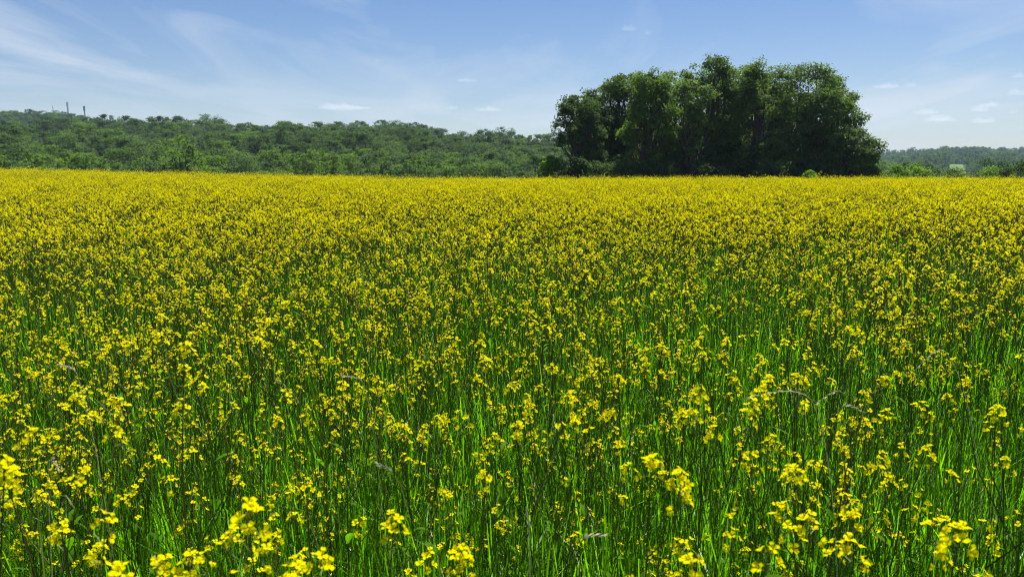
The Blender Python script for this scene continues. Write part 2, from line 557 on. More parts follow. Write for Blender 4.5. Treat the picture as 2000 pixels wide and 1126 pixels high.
# (px, py_top, half width px, distance, crown bottom fraction, leaf material, boxy, gap, label)
clump = [
    (1132, 176, 38, 88, .06, M_IVY, 3.2, .24, 'dark dense square-topped tree at the far left end of the tree clump'),
    (1165, 170, 40, 92, .10, M_IVY, 2.8, .20, 'dark low tree standing just inside the left end of the tree clump'),
    (1212, 142, 40, 94, .40, M_TREE, 2.2, .36, 'thin-topped tree beside the dark left end block, sky showing through its middle'),
    (1272, 132, 46, 86, .20, M_TREE_PALE, 2.3, .30, 'brighter fresh green tree in the left half of the tree clump'),
    (1325, 134, 42, 93, .36, M_TREE, 2.3, .36, 'dark green tree between the bright green tree and the tallest tree'),
    (1392, 104, 50, 89, .34, M_TREE, 2.0, .42, 'tallest tree of the clump with an open wispy top and dark upright trunk'),
    (1352, 150, 40, 84, .10, M_TREE, 2.4, .36, 'lower leafy tree in front of the tallest tree, on its left side'),
    (1445, 142, 42, 94, .38, M_TREE, 2.2, .38, 'tree filling the dip right of the tallest tree top'),
    (1492, 116, 50, 87, .20, M_TREE, 2.3, .36, 'round-topped tree right of the dip, with dark boughs'),
    (1578, 119, 62, 89, .18, M_TREE, 2.1, .32, 'broad domed tree with sunlit layered boughs in the right half of the clump'),
    (1628, 170, 52, 86, .12, M_TREE, 2.0, .30, 'tree with a bulging side at the right edge of the clump'),
    (1245, 142, 40, 97, .50, M_TREE, 2.4, .36, 'tree standing at the back between the thin-topped and the bright green tree'),
    (1300, 138, 44, 98, .30, M_TREE, 2.5, .26, 'full-crowned tree at the back right behind the bright green tree'),
    (1420, 126, 46, 98, .30, M_TREE, 2.5, .26, 'full-crowned tree at the back behind the tallest tree'),
    (1470, 120, 44, 96, .34, M_TREE, 2.4, .26, 'tree at the back left of the round-topped tree'),
    (1175, 160, 40, 97, .20, M_TREE, 2.8, .22, 'tree at the back behind the dark left end of the clump'),
    (1535, 122, 44, 97, .50, M_TREE, 2.4, .36, 'tree at the back between the round-topped and the domed tree'),
    (1615, 142, 46, 95, .45, M_TREE, 2.4, .34, 'tree at the back behind the right shoulder of the domed tree'),
    (1668, 248, 44, 84, .06, M_TREE, 2.0, .22, 'low spreading tree stepping down at the right end of the clump'),
]
for (px, py, hw, d, zf_, mt, boxy, gap, lab) in clump:
    p = at(px, py, d)
    z0 = gz(p.x, p.y)
    H = p.z - z0
    k = d / 1428
    rx = hw * k * 1.22
    rg = np.random.default_rng(int(px))
    tr, cr = make_crown(rg, rx, max(rx * .72, 2.4), H * zf_, H * 0.99, 46, 470, 31, 0.23, boxy, 0.13, gap - .04, 0.75, 0.35, (0.26, 0.42), 0.45)
    root = tag(link('broadleaf_tree', None), lab, 'tree', CLUMP)
    root.location = (p.x, p.y, z0)
    link('trunk', tr.mesh('trunk', [M_BARK], True), root)
    link('crown', cr.mesh('crown', [mt]), root)

# --- shrubs round the clump and along the right-hand edge of the field
shrubs = [
    (1078, 300, 20, 86, M_BUSH, 'bright green shrub at the left foot of the tree clump'),
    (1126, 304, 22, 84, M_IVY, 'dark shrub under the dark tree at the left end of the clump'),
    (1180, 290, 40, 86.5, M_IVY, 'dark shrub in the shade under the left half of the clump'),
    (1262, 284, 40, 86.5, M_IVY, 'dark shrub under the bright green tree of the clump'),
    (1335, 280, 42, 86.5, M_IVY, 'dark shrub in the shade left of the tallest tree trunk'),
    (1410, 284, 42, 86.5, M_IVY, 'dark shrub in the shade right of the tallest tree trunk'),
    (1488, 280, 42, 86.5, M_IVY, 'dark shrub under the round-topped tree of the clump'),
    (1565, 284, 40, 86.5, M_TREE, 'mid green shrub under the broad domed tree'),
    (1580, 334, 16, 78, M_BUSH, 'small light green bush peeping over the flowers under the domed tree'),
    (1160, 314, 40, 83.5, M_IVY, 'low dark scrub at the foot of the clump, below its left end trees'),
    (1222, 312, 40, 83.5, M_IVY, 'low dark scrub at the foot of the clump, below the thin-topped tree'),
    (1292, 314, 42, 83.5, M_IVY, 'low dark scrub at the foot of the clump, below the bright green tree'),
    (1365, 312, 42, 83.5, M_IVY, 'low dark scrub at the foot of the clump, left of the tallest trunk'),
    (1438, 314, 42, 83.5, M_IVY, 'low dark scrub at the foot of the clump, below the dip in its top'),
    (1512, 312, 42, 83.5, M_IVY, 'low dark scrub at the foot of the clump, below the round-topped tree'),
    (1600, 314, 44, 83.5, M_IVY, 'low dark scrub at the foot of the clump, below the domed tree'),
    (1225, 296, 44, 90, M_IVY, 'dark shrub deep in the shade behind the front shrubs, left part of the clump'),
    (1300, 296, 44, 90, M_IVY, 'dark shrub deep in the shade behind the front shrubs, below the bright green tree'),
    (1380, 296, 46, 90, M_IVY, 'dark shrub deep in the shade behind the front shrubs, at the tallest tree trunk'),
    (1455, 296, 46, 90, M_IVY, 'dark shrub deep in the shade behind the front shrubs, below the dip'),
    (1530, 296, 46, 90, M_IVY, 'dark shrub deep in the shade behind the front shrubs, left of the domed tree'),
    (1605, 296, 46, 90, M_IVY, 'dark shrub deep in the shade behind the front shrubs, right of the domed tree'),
    (1640, 292, 40, 86.5, M_TREE, 'green shrub under the bulging right edge of the clump'),
    (1692, 292, 28, 83, M_TREE, 'sloping green shrub at the right foot of the clump'),
    (1748, 320, 30, 98, M_BUSH, 'bright green rounded bush just right of the clump'),
    (1800, 322, 30, 104, M_BUSH, 'bright green rounded bush, second to the right from the clump'),
    (1864, 319, 36, 118, M_TREE, 'low dull green bush below the small pale meadow'),
    (1932, 324, 30, 122, M_BUSH, 'pointed light green bush right of the small pale meadow'),
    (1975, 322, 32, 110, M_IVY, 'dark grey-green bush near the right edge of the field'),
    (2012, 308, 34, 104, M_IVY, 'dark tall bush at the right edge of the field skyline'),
]
for (px, py, hw, d, mt, lab) in shrubs:
    p = at(px, py, d)
    z0 = gz(p.x, p.y)
    H = p.z - z0
    rx = hw * d / 1428 * 1.1
    rg = np.random.default_rng(int(px) + 7)
    tr, cr = make_crown(rg, rx, max(rx * 0.9, 1.6), 0.1, H, 16, 230, 34, 0.24, 2.3, 0.17, 0.12, 0.9, 0.2, (0.26, 0.42), 0.5)
    root = tag(link('shrub', None), lab, 'shrub', 'shrubs at the edge of the field')
    root.location = (p.x, p.y, z0)
    link('stem', tr.mesh('stem', [M_BARK]), root)
    link('crown', cr.mesh('crown', [mt]), root)

# --- wooded slopes: variants of one broadleaf tree, about 14 m tall
HV = []
kinds = [(M_WOOD, 'mid green'), (M_IVY, 'dark green'), (M_TREE_PALE, 'pale green'), (M_WOOD, 'mid green'),
         (M_WOOD, 'mid green'), (M_TREE_PALE, 'pale green')]
shapes = [(5.2, 'broad'), (4.6, 'rounded'), (5.0, 'domed'), (4.2, 'narrow'), (5.8, 'spreading'), (4.4, 'rounded')]
for k in range(6):
    rg = np.random.default_rng(900 + k)
    rx = shapes[k][0]
    tr, cr = make_crown(rg, rx, rx * 0.95, 1.6, 14.0, 28, 330, 19, 0.37, 2.2, 0.092, 0.0, 0.5, 0.0, (0.26, 0.40), 0.30)
    HV.append((tr.mesh('trunk', [M_BARK]), cr.mesh('crown', [kinds[k][0]])))


def grid_pts(r0, r1, p0, p1, sp, seed):
    rg = np.random.default_rng(seed)
    th0 = math.atan((p0 - 1000) * math.cos(PITCH) / 1428)
    th1 = math.atan((p1 - 1000) * math.cos(PITCH) / 1428)
    X, Y = [], []
    r = r0
    while r < r1:
        n = max(1, int(r * (th1 - th0) / sp))
        th = th0 + (np.arange(n) + rg.uniform(0.05, 0.95, n)) * (th1 - th0) / n
        rr = r + rg.uniform(-0.4, 0.4, n) * sp
        X.append(rr * np.sin(th)); Y.append(rr * np.cos(th))
        r += sp * 0.9
    return np.stack([np.concatenate(X), np.concatenate(Y)], 1)


def in_meadow(P):
    r = np.hypot(P[:, 0], P[:, 1]); px = px_of(P[:, 0], P[:, 1])
    return (r > 260) & (r < 1185) & (px > 1849) & (px < 1890) & ((r < 330) | (r > 740))


hill = np.concatenate([
    grid_pts(160, 470, -180, 1150, 9.2, 1),
    grid_pts(470, 520, -180, 1150, 10, 2),
    grid_pts(165, 330, 1690, 2250, 8.8, 3),
])
far = np.concatenate([
    grid_pts(720, 1060, -200, 460, 11.5, 4),
    grid_pts(330, 1180, 1640, 2250, 13, 5),
    grid_pts(1180, 1760, 1560, 2250, 15, 6),
])
far = far[~in_meadow(far)]
hill = hill[~in_meadow(hill)]
hr = np.random.default_rng(77)


def tree_attr(P):
    n = len(P)
    d_ = np.hypot(P[:, 0], P[:, 1])
    front = np.array([0, 2, 2, 3, 4, 5, 5, 0])[hr.integers(0, 8, n)]
    back = np.array([0, 1, 1, 3, 4, 2, 1, 3])[hr.integers(0, 8, n)]
    var = np.where(hr.random(n) < smooth((300 - d_) / 120), front, back)
    sc = hr.uniform(0.66, 1.16, n) * np.where(hr.random(n) < .06, 1.2, 1)
    return var, sc, hr.uniform(0, 6.28, n), hr.uniform(0.85, 1.15, n)


hv, hsc, hrot, hst = tree_attr(hill)
hz_ = ground_z(hill[:, 0], hill[:, 1])
hpx = px_of(hill[:, 0], hill[:, 1])
hd = np.hypot(hill[:, 0], hill[:, 1])
vis = (hpx > -10) & (hpx < 2010) & ~((hpx > 1085) & (hpx < 1715))
order = np.where(vis)[0][np.argsort(hd[vis])]
single = order[:296]
rest = np.setdiff1d(np.arange(len(hill)), single)
for i in single:
    k = int(hv[i])
    tr_me, cr_me = HV[k]
    side = place_words(hpx[i]) + next(w for lim, w in ((178, ', front row'), (194, ', second row'), (210, ', third row'), (226, ', fourth row'), (244, ', fifth row'), (9e9, ', rear row')) if hd[i] < lim)
    root = tag(link('woodland_tree', None), '%s %s tree %s' % (shapes[k][1], kinds[k][1], side), 'tree',
               'trees of the near woodland beyond the field')
    root.location = (hill[i, 0], hill[i, 1], hz_[i])
    root.rotation_euler = (0, 0, hrot[i])
    root.scale = (hsc[i] * hst[i], hsc[i] * hst[i], hsc[i])
    link('trunk', tr_me, root)
    link('crown', cr_me, root)


# ------------------------------------------------------------------ scattering (stuff only)
def scatter(name, pts, rot, scl, idx, protos, label):
    """ONE stuff object: a vertex cloud that carries copies of the prototypes"""
    me = bpy.data.meshes.new(name)
    me.vertices.add(len(pts))
    me.vertices.foreach_set('co', np.ascontiguousarray(pts, dtype=np.float32).ravel())
    a = me.attributes.new('s_rot', 'FLOAT_VECTOR', 'POINT'); a.data.foreach_set('vector', np.ascontiguousarray(rot, np.float32).ravel())
    a = me.attributes.new('s_scl', 'FLOAT_VECTOR', 'POINT'); a.data.foreach_set('vector', np.ascontiguousarray(scl, np.float32).ravel())
    a = me.attributes.new('s_idx', 'INT', 'POINT'); a.data.foreach_set('value', np.ascontiguousarray(idx, np.int32).ravel())
    me.update()
    o = link(name, me)
    ng = bpy.data.node_groups.new(name + '_nodes', 'GeometryNodeTree')
    ng.interface.new_socket('Geometry', in_out='INPUT', socket_type='NodeSocketGeometry')
    ng.interface.new_socket('Geometry', in_out='OUTPUT', socket_type='NodeSocketGeometry')
    gi = ng.nodes.new('NodeGroupInput'); go = ng.nodes.new('NodeGroupOutput')
    ra = ng.nodes.new('GeometryNodeInputNamedAttribute'); ra.data_type = 'FLOAT_VECTOR'; ra.inputs[0].default_value = 's_rot'
    sa = ng.nodes.new('GeometryNodeInputNamedAttribute'); sa.data_type = 'FLOAT_VECTOR'; sa.inputs[0].default_value = 's_scl'
    ia = ng.nodes.new('GeometryNodeInputNamedAttribute'); ia.data_type = 'INT'; ia.inputs[0].default_value = 's_idx'
    jn = ng.nodes.new('GeometryNodeJoinGeometry')
    for k, pm in enumerate(protos):
        po = bpy.data.objects.new(name + '_source', pm)
        sel = ng.nodes.new('FunctionNodeCompare'); sel.data_type = 'INT'; sel.operation = 'EQUAL'
        ng.links.new([s for s in ia.outputs if s.enabled][0], [s for s in sel.inputs if s.enabled][0])
        [s for s in sel.inputs if s.enabled][1].default_value = k
        oi = ng.nodes.new('GeometryNodeObjectInfo'); oi.inputs['Object'].default_value = po; oi.inputs['As Instance'].default_value = True
        ip = ng.nodes.new('GeometryNodeInstanceOnPoints')
        ng.links.new(gi.outputs[0], ip.inputs['Points'])
        ng.links.new(oi.outputs['Geometry'], ip.inputs['Instance'])
        ng.links.new(sel.outputs[0], ip.inputs['Selection'])
        ng.links.new([s for s in ra.outputs if s.enabled][0], ip.inputs['Rotation'])
        ng.links.new([s for s in sa.outputs if s.enabled][0], ip.inputs['Scale'])
        ng.links.new(ip.outputs[0], jn.inputs[0])
    ng.links.new(jn.outputs[0], go.inputs[0])
    mod = o.modifiers.new('scatter', 'NODES')
    mod.node_group = ng
    return tag(o, label, kind='stuff')


def join_mesh(name, parts):
    """parts: list of (mesh, matrix or None) -> one mesh with merged materials"""
    mb, mats = MB(), []
    for me_, M in parts:
        v = np.empty(len(me_.vertices) * 3); me_.vertices.foreach_get('co', v); v = v.reshape(-1, 3)
        if M is not None:
            A = np.array(M); v = v @ A[:3, :3].T + A[:3, 3]
        mp_ = []
        for m in me_.materials:
            if m not in mats:
                mats.append(m)
            mp_.append(mats.index(m))
        n = mb.n
        for p_ in me_.polygons:
            mb.f.append(tuple(i + n for i in p_.vertices))
            mb.m.append(mp_[p_.material_index])
        mb.v.append(v); mb.n += len(v)
    return mb.mesh(name, mats)


tree_protos = [join_mesh('woodland_tree', [(a, None), (b, None)]) for a, b in HV]
fv, fsc, frot, fst = tree_attr(far)
fz = ground_z(far[:, 0], far[:, 1])
wp = np.concatenate([hill[rest], far]); wz = np.concatenate([hz_[rest], fz])
wsc = np.concatenate([hsc[rest], fsc]); wst = np.concatenate([hst[rest], fst])
scatter('woodland', np.column_stack([wp, wz]),
        np.column_stack([np.zeros(len(wp)), np.zeros(len(wp)), np.concatenate([hrot[rest], frot])]),
        np.column_stack([wsc * wst, wsc * wst, wsc]), np.concatenate([hv[rest], fv]), tree_protos,
        'dense green woodland covering the far hills and ridges')


# ------------------------------------------------------------------ radio masts on the ridge
def mast(px, py, py_base, d, kind, lab):
    p = at(px, py, d)
    z0 = gz(p.x, p.y)
    H = p.z - z0
    root = tag(link('radio_mast', None), lab, 'mast', 'masts on the ridge')
    root.location = (p.x, p.y, z0)
    if kind == 'pole':
        mb = MB(); mb.tube([(0, 0, 0), (0, 0, H * .5), (0, 0, H)], [.55, .5, .4], 6)
        link('pole', mb.mesh('pole', [M_METAL]), root)
        mb = MB(); mb.tube([(0, 0, H), (0, 0, H + 2.5)], [.1, .06], 5)
        link('aerial', mb.mesh('aerial', [M_METAL]), root)
        return
    w0, w1 = (0.75, 0.5) if kind == 'lattice' else (0.75, 0.4)
    corner = [(-1, -1), (1, -1), (1, 1), (-1, 1)]
    mb = MB()
    for sx, sy in corner:
        lm = MB(); lm.tube([(sx * w0, sy * w0, 0), (sx * w1, sy * w1, H)], [.24, .2], 5)
        link('leg', lm.mesh('leg', [M_METAL]), root)
    nseg = 14
    for s in range(nseg):
        za_, zb_ = H * s / nseg, H * (s + 1) / nseg
        wa, wb = w0 + (w1 - w0) * s / nseg, w0 + (w1 - w0) * (s + 1) / nseg
        for q in range(4):
            a, b = corner[q], corner[(q + 1) % 4]
            mb.tube([(a[0] * wa, a[1] * wa, za_), (b[0] * wb, b[1] * wb, zb_)], .07, 3)
            mb.tube([(a[0] * wb, a[1] * wb, zb_), (b[0] * wb, b[1] * wb, zb_)], .06, 3)
    link('bracing', mb.mesh('bracing', [M_METAL]), root)
    if kind == 'drum':
        for q in range(9):
            a = q * 2 * math.pi / 9
            for zl in (H - 1.5, H - 4.3):
                pm = MB()
                c = np.array([math.cos(a) * 1.2, math.sin(a) * 1.2, zl])
                u = np.array([-math.sin(a), math.cos(a), 0]); w = np.array([math.cos(a), math.sin(a), 0])
                V = [c + su * u * .42 + sw * w * .16 + np.array([0, 0, sz * 1.25]) for sz in (-1, 1) for su, sw in ((-1, -1), (1, -1), (1, 1), (-1, 1))]
                pm.add(V, [(0, 1, 2, 3), (7, 6, 5, 4), (0, 4, 5, 1), (1, 5, 6, 2), (2, 6, 7, 3), (3, 7, 4, 0)])
                link('antenna_panel', pm.mesh('antenna_panel', [M_PANEL]), root)
        pm = MB()
        for zl in (H - .4, H - 2.9, H - 5.6):
            ring = [(math.cos(t) * 1.05, math.sin(t) * 1.05, zl) for t in np.linspace(0, 2 * math.pi, 13)]
            pm.tube(ring, .09, 4, cap=False)
        link('platform', pm.mesh('platform', [M_METAL]), root)
    else:
        for q in range(4):
            a = q * math.pi / 2 + .4
            pm = MB()
            pm.tube([(math.cos(a) * .8, math.sin(a) * .8, H - 5), (math.cos(a) * .8, math.sin(a) * .8, H + .6)], .25, 6)
            link('antenna', pm.mesh('antenna', [M_PANEL]), root)


mast(131, 200, 215, 980, 'lattice', 'tall grey lattice mast rising from the wooded ridge, middle one of three')
mast(164, 207, 220, 980, 'drum', 'grey mast with a fat ring of antennas at its top on the wooded ridge')
mast(103, 207, 213, 990, 'pole', 'thin plain pole mast, leftmost and faintest on the wooded ridge')


# ------------------------------------------------------------------ mustard plants
def flower_mb(rg, size=1.0, lo=False):
    mb = MB()
    for q in range(4):
        a = q * math.pi / 2 + rg.normal(0, 0.15)
        ln = 0.0098 * size * rg.uniform(0.85, 1.15); w = 0.0046 * size * rg.uniform(.85, 1.15)
        rise = rg.uniform(0.35, 1.0)
        u = np.array([math.cos(a), math.sin(a), 0]); s = np.array([-math.sin(a), math.cos(a), 0]); z = np.array([0, 0, 1.0])
        mid = u * ln * .52 + z * ln * .52 * rise
        tip = mid + u * ln * .46 + z * ln * .12 * (rise - .5) + s * rg.normal(0, .0006)
        if lo:
            mb.add([z * 0, mid + s * w, tip, mid - s * w], [(0, 1, 2, 3)], 0)
        else:
            mb.add([u * .0008, mid * .98 + s * w * .9 + z * .0006, mid - s * w * .9 + z * .0006, tip + s * w * .75, tip - s * w * .75 + z * .0008,
                    mid - z * .0004],
                   [(0, 1, 5), (0, 5, 2), (1, 3, 5), (2, 5, 4), (5, 3, 4)], 0)
    if not lo:
        mb.add([(.0012, 0, .003), (-.0008, .001, .003), (-.0006, -.001, .003), (0, 0, .0085)], [(0, 1, 3), (1, 2, 3), (2, 0, 3)], 1)
    return mb


FM = [flower_mb(np.random.default_rng(50 + k), 1.0) for k in range(4)]
FLO = [flower_mb(np.random.default_rng(60 + k), 1.25, True) for k in range(3)]
FMESH = [f.mesh('flower', [M_PETAL, M_BUD]) for f in FM]


def bud(mb, p, d, ln, w, mat):
    d = unit(np.asarray(d, float)); a = unit(np.cross(d, [0.3, 0.8, 0.1])); b = np.cross(d, a)
    m = p + d * ln * .5
    mb.add([p, m + a * w, m + b * w, m - a * w, m - b * w, p + d * ln], [(0, 2, 1), (0, 3, 2), (0, 4, 3), (0, 1, 4), (5, 1, 2), (5, 2, 3), (5, 3, 4), (5, 4, 1)], mat)


def rot_to(d, spin):
    q = Vector(d).to_track_quat('Z', 'Y')
    return q.to_matrix().to_4x4() @ Matrix.Rotation(spin, 4, 'Z')


def raceme(rg, n_fl, size=1.0, lo=False, n_bud=7):
    """flower head: base at origin, axis +Z. Returns (MB of stalks and buds, list of flower matrices)"""
    mb = MB()
    ax = 0.019 * size
    fl = []
    for i in range(n_fl):
        a = i * 2.4 + rg.normal(0, .3)
        t = i / max(1, n_fl - 1)
        z = ax * t - 0.010 * size * (1 - t)
        el = R(12 + 48 * t + rg.normal(0, 9))
        d = np.array([math.cos(a) * math.cos(el), math.sin(a) * math.cos(el), math.sin(el)])
        ln = (0.0215 - 0.008 * t) * size * rg.uniform(.85, 1.2)
        p0 = np.array([0, 0, z]); p1 = p0 + d * ln
        if not lo:
            mb.tube([p0, p1], .0007 * size, 3, 1, cap=False)
        fd = unit(d + np.array([0, 0, .30]) + rg.normal(0, .28, 3))
        M = Matrix.Translation(Vector(p1)) @ rot_to(fd, rg.uniform(0, 1.6)) @ Matrix.Scale(size * rg.uniform(.85, 1.12), 4)
        fl.append((M, int(rg.integers(0, 3 if lo else 4))))
    if not lo:
        mb.tube([(0, 0, -.012 * size), (0, 0, ax)], [.0013 * size, .001 * size], 4, 1)
        for i in range(n_bud):
            a = i * 2.4; rr = .0016 * size * math.sqrt(i)
            d = np.array([math.cos(a) * rr * 160, math.sin(a) * rr * 160, 1])
            bud(mb, np.array([math.cos(a) * rr, math.sin(a) * rr, ax - rr * .5]), d, .0065 * size, .0016 * size, 2)
    return mb, fl


def leaf_mb(rg, ln, w):
    mb = MB()
    n = 5
    t = np.linspace(0, 1, n)
    droop = rg.uniform(.1, .5)
    prof = np.array([.12, .75, 1.0, .72, .04]) * w
    c = np.stack([t * ln, np.zeros(n), ln * (.55 * t - droop * t * t)], 1)
    V = []
    for i in range(n):
        V += [c[i] + [0, prof[i], prof[i] * .3], c[i], c[i] + [0, -prof[i], prof[i] * .3]]
    F = []
    for i in range(n - 1):
        a = i * 3
        F += [(a, a + 3, a + 4, a + 1), (a + 1, a + 4, a + 5, a + 2)]
    mb.add(V, F, 0)
    return mb


def plant_variant(seed, height, n_branch, n_fl, size=1.0, lo=False, leaves=3):
    """stem (with side branches), list of heads (matrix, raceme, flowers), list of leaves (matrix, MB)"""
    rg = np.random.default_rng(seed)
    stem = MB()
    lean = rg.normal(0, .05, 2)
    n = 4 if lo else 7
    t = np.linspace(0, 1, n)
    P = np.stack([lean[0] * t * t * height + rg.normal(0, .004, n), lean[1] * t * t * height + rg.normal(0, .004, n), t * height - .0], 1)
    P[0] = (0, 0, -.02)
    k0 = .0027 if not lo else .0028
    stem.tube(P, np.linspace(k0, .0011, n), 3 if lo else 4, 0)
    heads = []

    def curve(tt):
        return np.array([np.interp(tt, t, P[:, j]) for j in range(3)])

    def add_head(p, d, nf, sz):
        mb, fl = raceme(rg, nf, sz, lo, int(rg.integers(5, 11)))
        M = Matrix.Translation(Vector(p)) @ rot_to(d, rg.uniform(0, 6.28))
        heads.append((M, mb, fl))

    def pods(p, d, nn):
        if lo:
            return
        for i in range(nn):
            a = i * 2.4 + rg.uniform(0, 1)
            q = p - d * (.018 + .011 * i)
            s = unit(np.array([math.cos(a), math.sin(a), 1.1]) + rg.normal(0, .15, 3))
            e = q + s * rg.uniform(.014, .028)
            stem.tube([q, (q + e) / 2 + [0, 0, .001], e], [.0004, .0008, .0003], 3, 1, cap=False)
    add_head(P[-1], (lean[0], lean[1], 1), n_fl, size)
    pods(P[-1], np.array([lean[0], lean[1], 1.0]), int(rg.integers(3, 8)))
    a0 = rg.uniform(0, 6.28)
    for b in range(n_branch):
        tt = rg.uniform(.36, .86)
        p0 = curve(tt)
        a = a0 + b * 2.4 + rg.normal(0, .3)
        ln = height * (1.0 - tt) * rg.uniform(.65, 1.12) + .03
        out = rg.uniform(.28, .55)
        d0 = np.array([math.cos(a) * out * 1.5, math.sin(a) * out * 1.5, 1.0])
        d1 = np.array([math.cos(a) * out * .6, math.sin(a) * out * .6, 1.0])
        m = p0 + unit(d0) * ln * .5
        e = m + unit(d1) * ln * .5
        stem.tube([p0, m, e], [.0018, .0014, .0009], 3, 0 if b % 3 else 1, cap=False)
        add_head(e, d1, max(3, int(n_fl * rg.uniform(.55, 1.0))), size * rg.uniform(.8, 1))
        pods(e, unit(d1), int(rg.integers(1, 5)))
    lv = []
    for i in range(leaves):
        tt = rg.uniform(.25, .8)
        p = curve(tt)
        mb = leaf_mb(rg, rg.uniform(.035, .070), rg.uniform(.0045, .0095))
        M = Matrix.Translation(Vector(p)) @ Matrix.Rotation(rg.uniform(0, 6.28), 4, 'Z') @ Matrix.Rotation(rg.uniform(-.9, .1), 4, 'Y')
        lv.append((M, mb))
    return dict(stem=stem, heads=heads, leaves=lv, height=height)


def variant_meshes(v):
    v['stem_me'] = v['stem'].mesh('stem', [M_STEM, M_STALK])
    v['head_me'] = []
    for M, mb, fl in v['heads']:
        v['head_me'].append((mb.mesh('flower_head', [M_PETAL, M_STALK, M_BUD]), M, fl))
    v['full_head_me'] = []
    for M, mb, fl in v['heads']:
        f = MB(); f.joined(mb)
        for FM_, k in fl:
            f.joined(FM[k], FM_, [0, 2])
        v['full_head_me'].append(f.mesh('flower_head', [M_PETAL, M_STALK, M_BUD]))
    v['leaf_me'] = [(mb.mesh('leaf', [M_LEAF]), M) for M, mb in v['leaves']]
    return v


VAR = []
spec = [(1.02, 4, 6), (0.92, 3, 4), (1.08, 5, 6), (0.78, 3, 5), (0.96, 6, 7), (0.68, 4, 4), (1.05, 3, 5), (0.86, 5, 6), (0.58, 3, 4), (0.98, 7, 6), (0.74, 5, 5), (0.93, 2, 8)]
for k, (h, nb, nf) in enumerate(spec):
    VAR.append(variant_meshes(plant_variant(200 + k, h, nb, nf, 0.74, False, 3 + k % 3)))
NEAR = []
for v in VAR:
    parts = [(v['stem_me'], None)] + [(a, M) for a, (_, M, _) in zip(v['full_head_me'], v['head_me'])] + list(v['leaf_me'])
    NEAR.append(join_mesh('mustard_plant', parts))
LOW = []
for k, (h, nb, nf) in enumerate(spec[:8]):
    v = plant_variant(400 + k, h, nb + 1, nf + 2, 0.65, True, 1)
    mb = MB()
    mb.joined(v['stem'], None, [0, 1])
    for M, rb, fl in v['heads']:
        for FM_, q in fl:
            mb.joined(FLO[q], M @ FM_, [2])
    for M, lb in v['leaves']:
        mb.joined(lb, M, [3])
    LOW.append(mb.mesh('mustard_plant_far', [M_STEM, M_STALK, M_PETAL, M_LEAF]))

# field positions: a wedge in front of the camera with wide margins, up to the crest
EDGE = 63.0


def field_pts(dens, seed, y0, y1):
    rg = np.random.default_rng(seed)
    w1 = 0.80 * y1 + 4
    n = int(dens * 2 * w1 * (y1 - y0))
    x = rg.uniform(-w1, w1, n); y = rg.uniform(y0, y1, n)
    k = (np.abs(x) < 0.80 * y + 4)
    return x[k], y[k], rg


def dens_map(x, y):
    d = 0.45 + 1.1 * vnoise(x / 1.3 + 40, y / 1.3 + 40, 21) * (0.55 + 0.9 * vnoise(x / 5 + 9, y / 5 + 9, 22))
    d *= 0.62 + 0.38 * smooth((np.hypot(x, y) - 1.3) / 1.2)      # thinner by the path where the camera stands
    d *= 1 - 0.45 * smooth((x - 0.25 * y - .3) / 0.8) * smooth((3.6 - y) / 1.5)      # grassier patch, near right
    return np.clip(d, 0, 1.4)


x, y, rg = field_pts(58, 31, -1.5, EDGE)
keep = rg.random(len(x)) < dens_map(x, y) / 1.4
keep &= (y < EDGE - 2.5 * vnoise(x / 3, x * 0, 8))
keep &= np.hypot(x, y - 0.1) > 1.05
x, y = x[keep], y[keep]
n = len(x)
z = ground_z(x, y)
hs_ = np.clip(rg.normal(.97, .12, n), .6, 1.3) * (0.9 + .2 * vnoise(x / 2.2, y / 2.2, 33))
hs_ = np.where(rg.random(n) < .012, hs_ * 1.14, hs_)
d = np.hypot(x, y)
near = d < 8
idx = np.where(near, rg.integers(0, len(NEAR), n), len(NEAR) + rg.integers(0, len(LOW), n))
rot = np.column_stack([rg.normal(0, .07, n), rg.normal(0, .07, n), rg.uniform(0, 6.28, n)])
# the plants that show largest stay individual
infr = (np.abs(x) < 0.70 * y + .15) & (y > .7)
cand = np.where(infr & near)[0]
score = d[cand] / hs_[cand]
ind = cand[np.argsort(score)][:262]
rest = np.setdiff1d(np.arange(n), ind)
scatter('mustard_crop', np.column_stack([x, y, z])[rest], rot[rest], np.repeat(hs_[rest, None], 3, 1), idx[rest], NEAR + LOW,
        'yellow mustard in flower filling the field as far as the trees')


def words_num(k):
    return ['no', 'one', 'two', 'three', 'four', 'five', 'six', 'seven', 'eight', 'nine'][k]


def build_plant(v, loc, rotv, sc, label, group, detailed):
    root = tag(link('mustard_plant', None), label, 'flowering plant', group)
    root.location = loc
    root.rotation_euler = rotv
    root.scale = (sc, sc, sc)
    link('stem', v['stem_me'], root)
    for q, (hm, M, fl) in enumerate(v['head_me']):
        h = link('flower_head', hm if detailed else v['full_head_me'][q], root)
        h.matrix_local = M
        if detailed:
            for FM_, k in fl:
                f = link('flower', FMESH[k], h)
                f.matrix_local = FM_
    for lm, M in v['leaf_me']:
        l = link('leaf', lm, root)
        l.matrix_local = M
    return root


GP = 'mustard plants standing nearest the camera'
for q, i in enumerate(ind):
    k = int(idx[i]); v = VAR[k]
    nh = len(v['heads'])
    hh = spec[k][0] * hs_[i]
    row = d[i]
    lab = '%s %s-headed mustard plant %s, %s' % (
        'tall' if hh > .98 else ('short' if hh < .74 else 'medium-high'), words_num(nh), place_words(px_of(x[i], y[i])),
        'nearest row' if row < 1.6 else ('second row' if row < 2.0 else ('third row' if row < 2.4 else ('fourth row' if row < 2.8 else 'fifth row'))))
    build_plant(v, (x[i], y[i], z[i]), rot[i], hs_[i], lab, GP, q < 24)

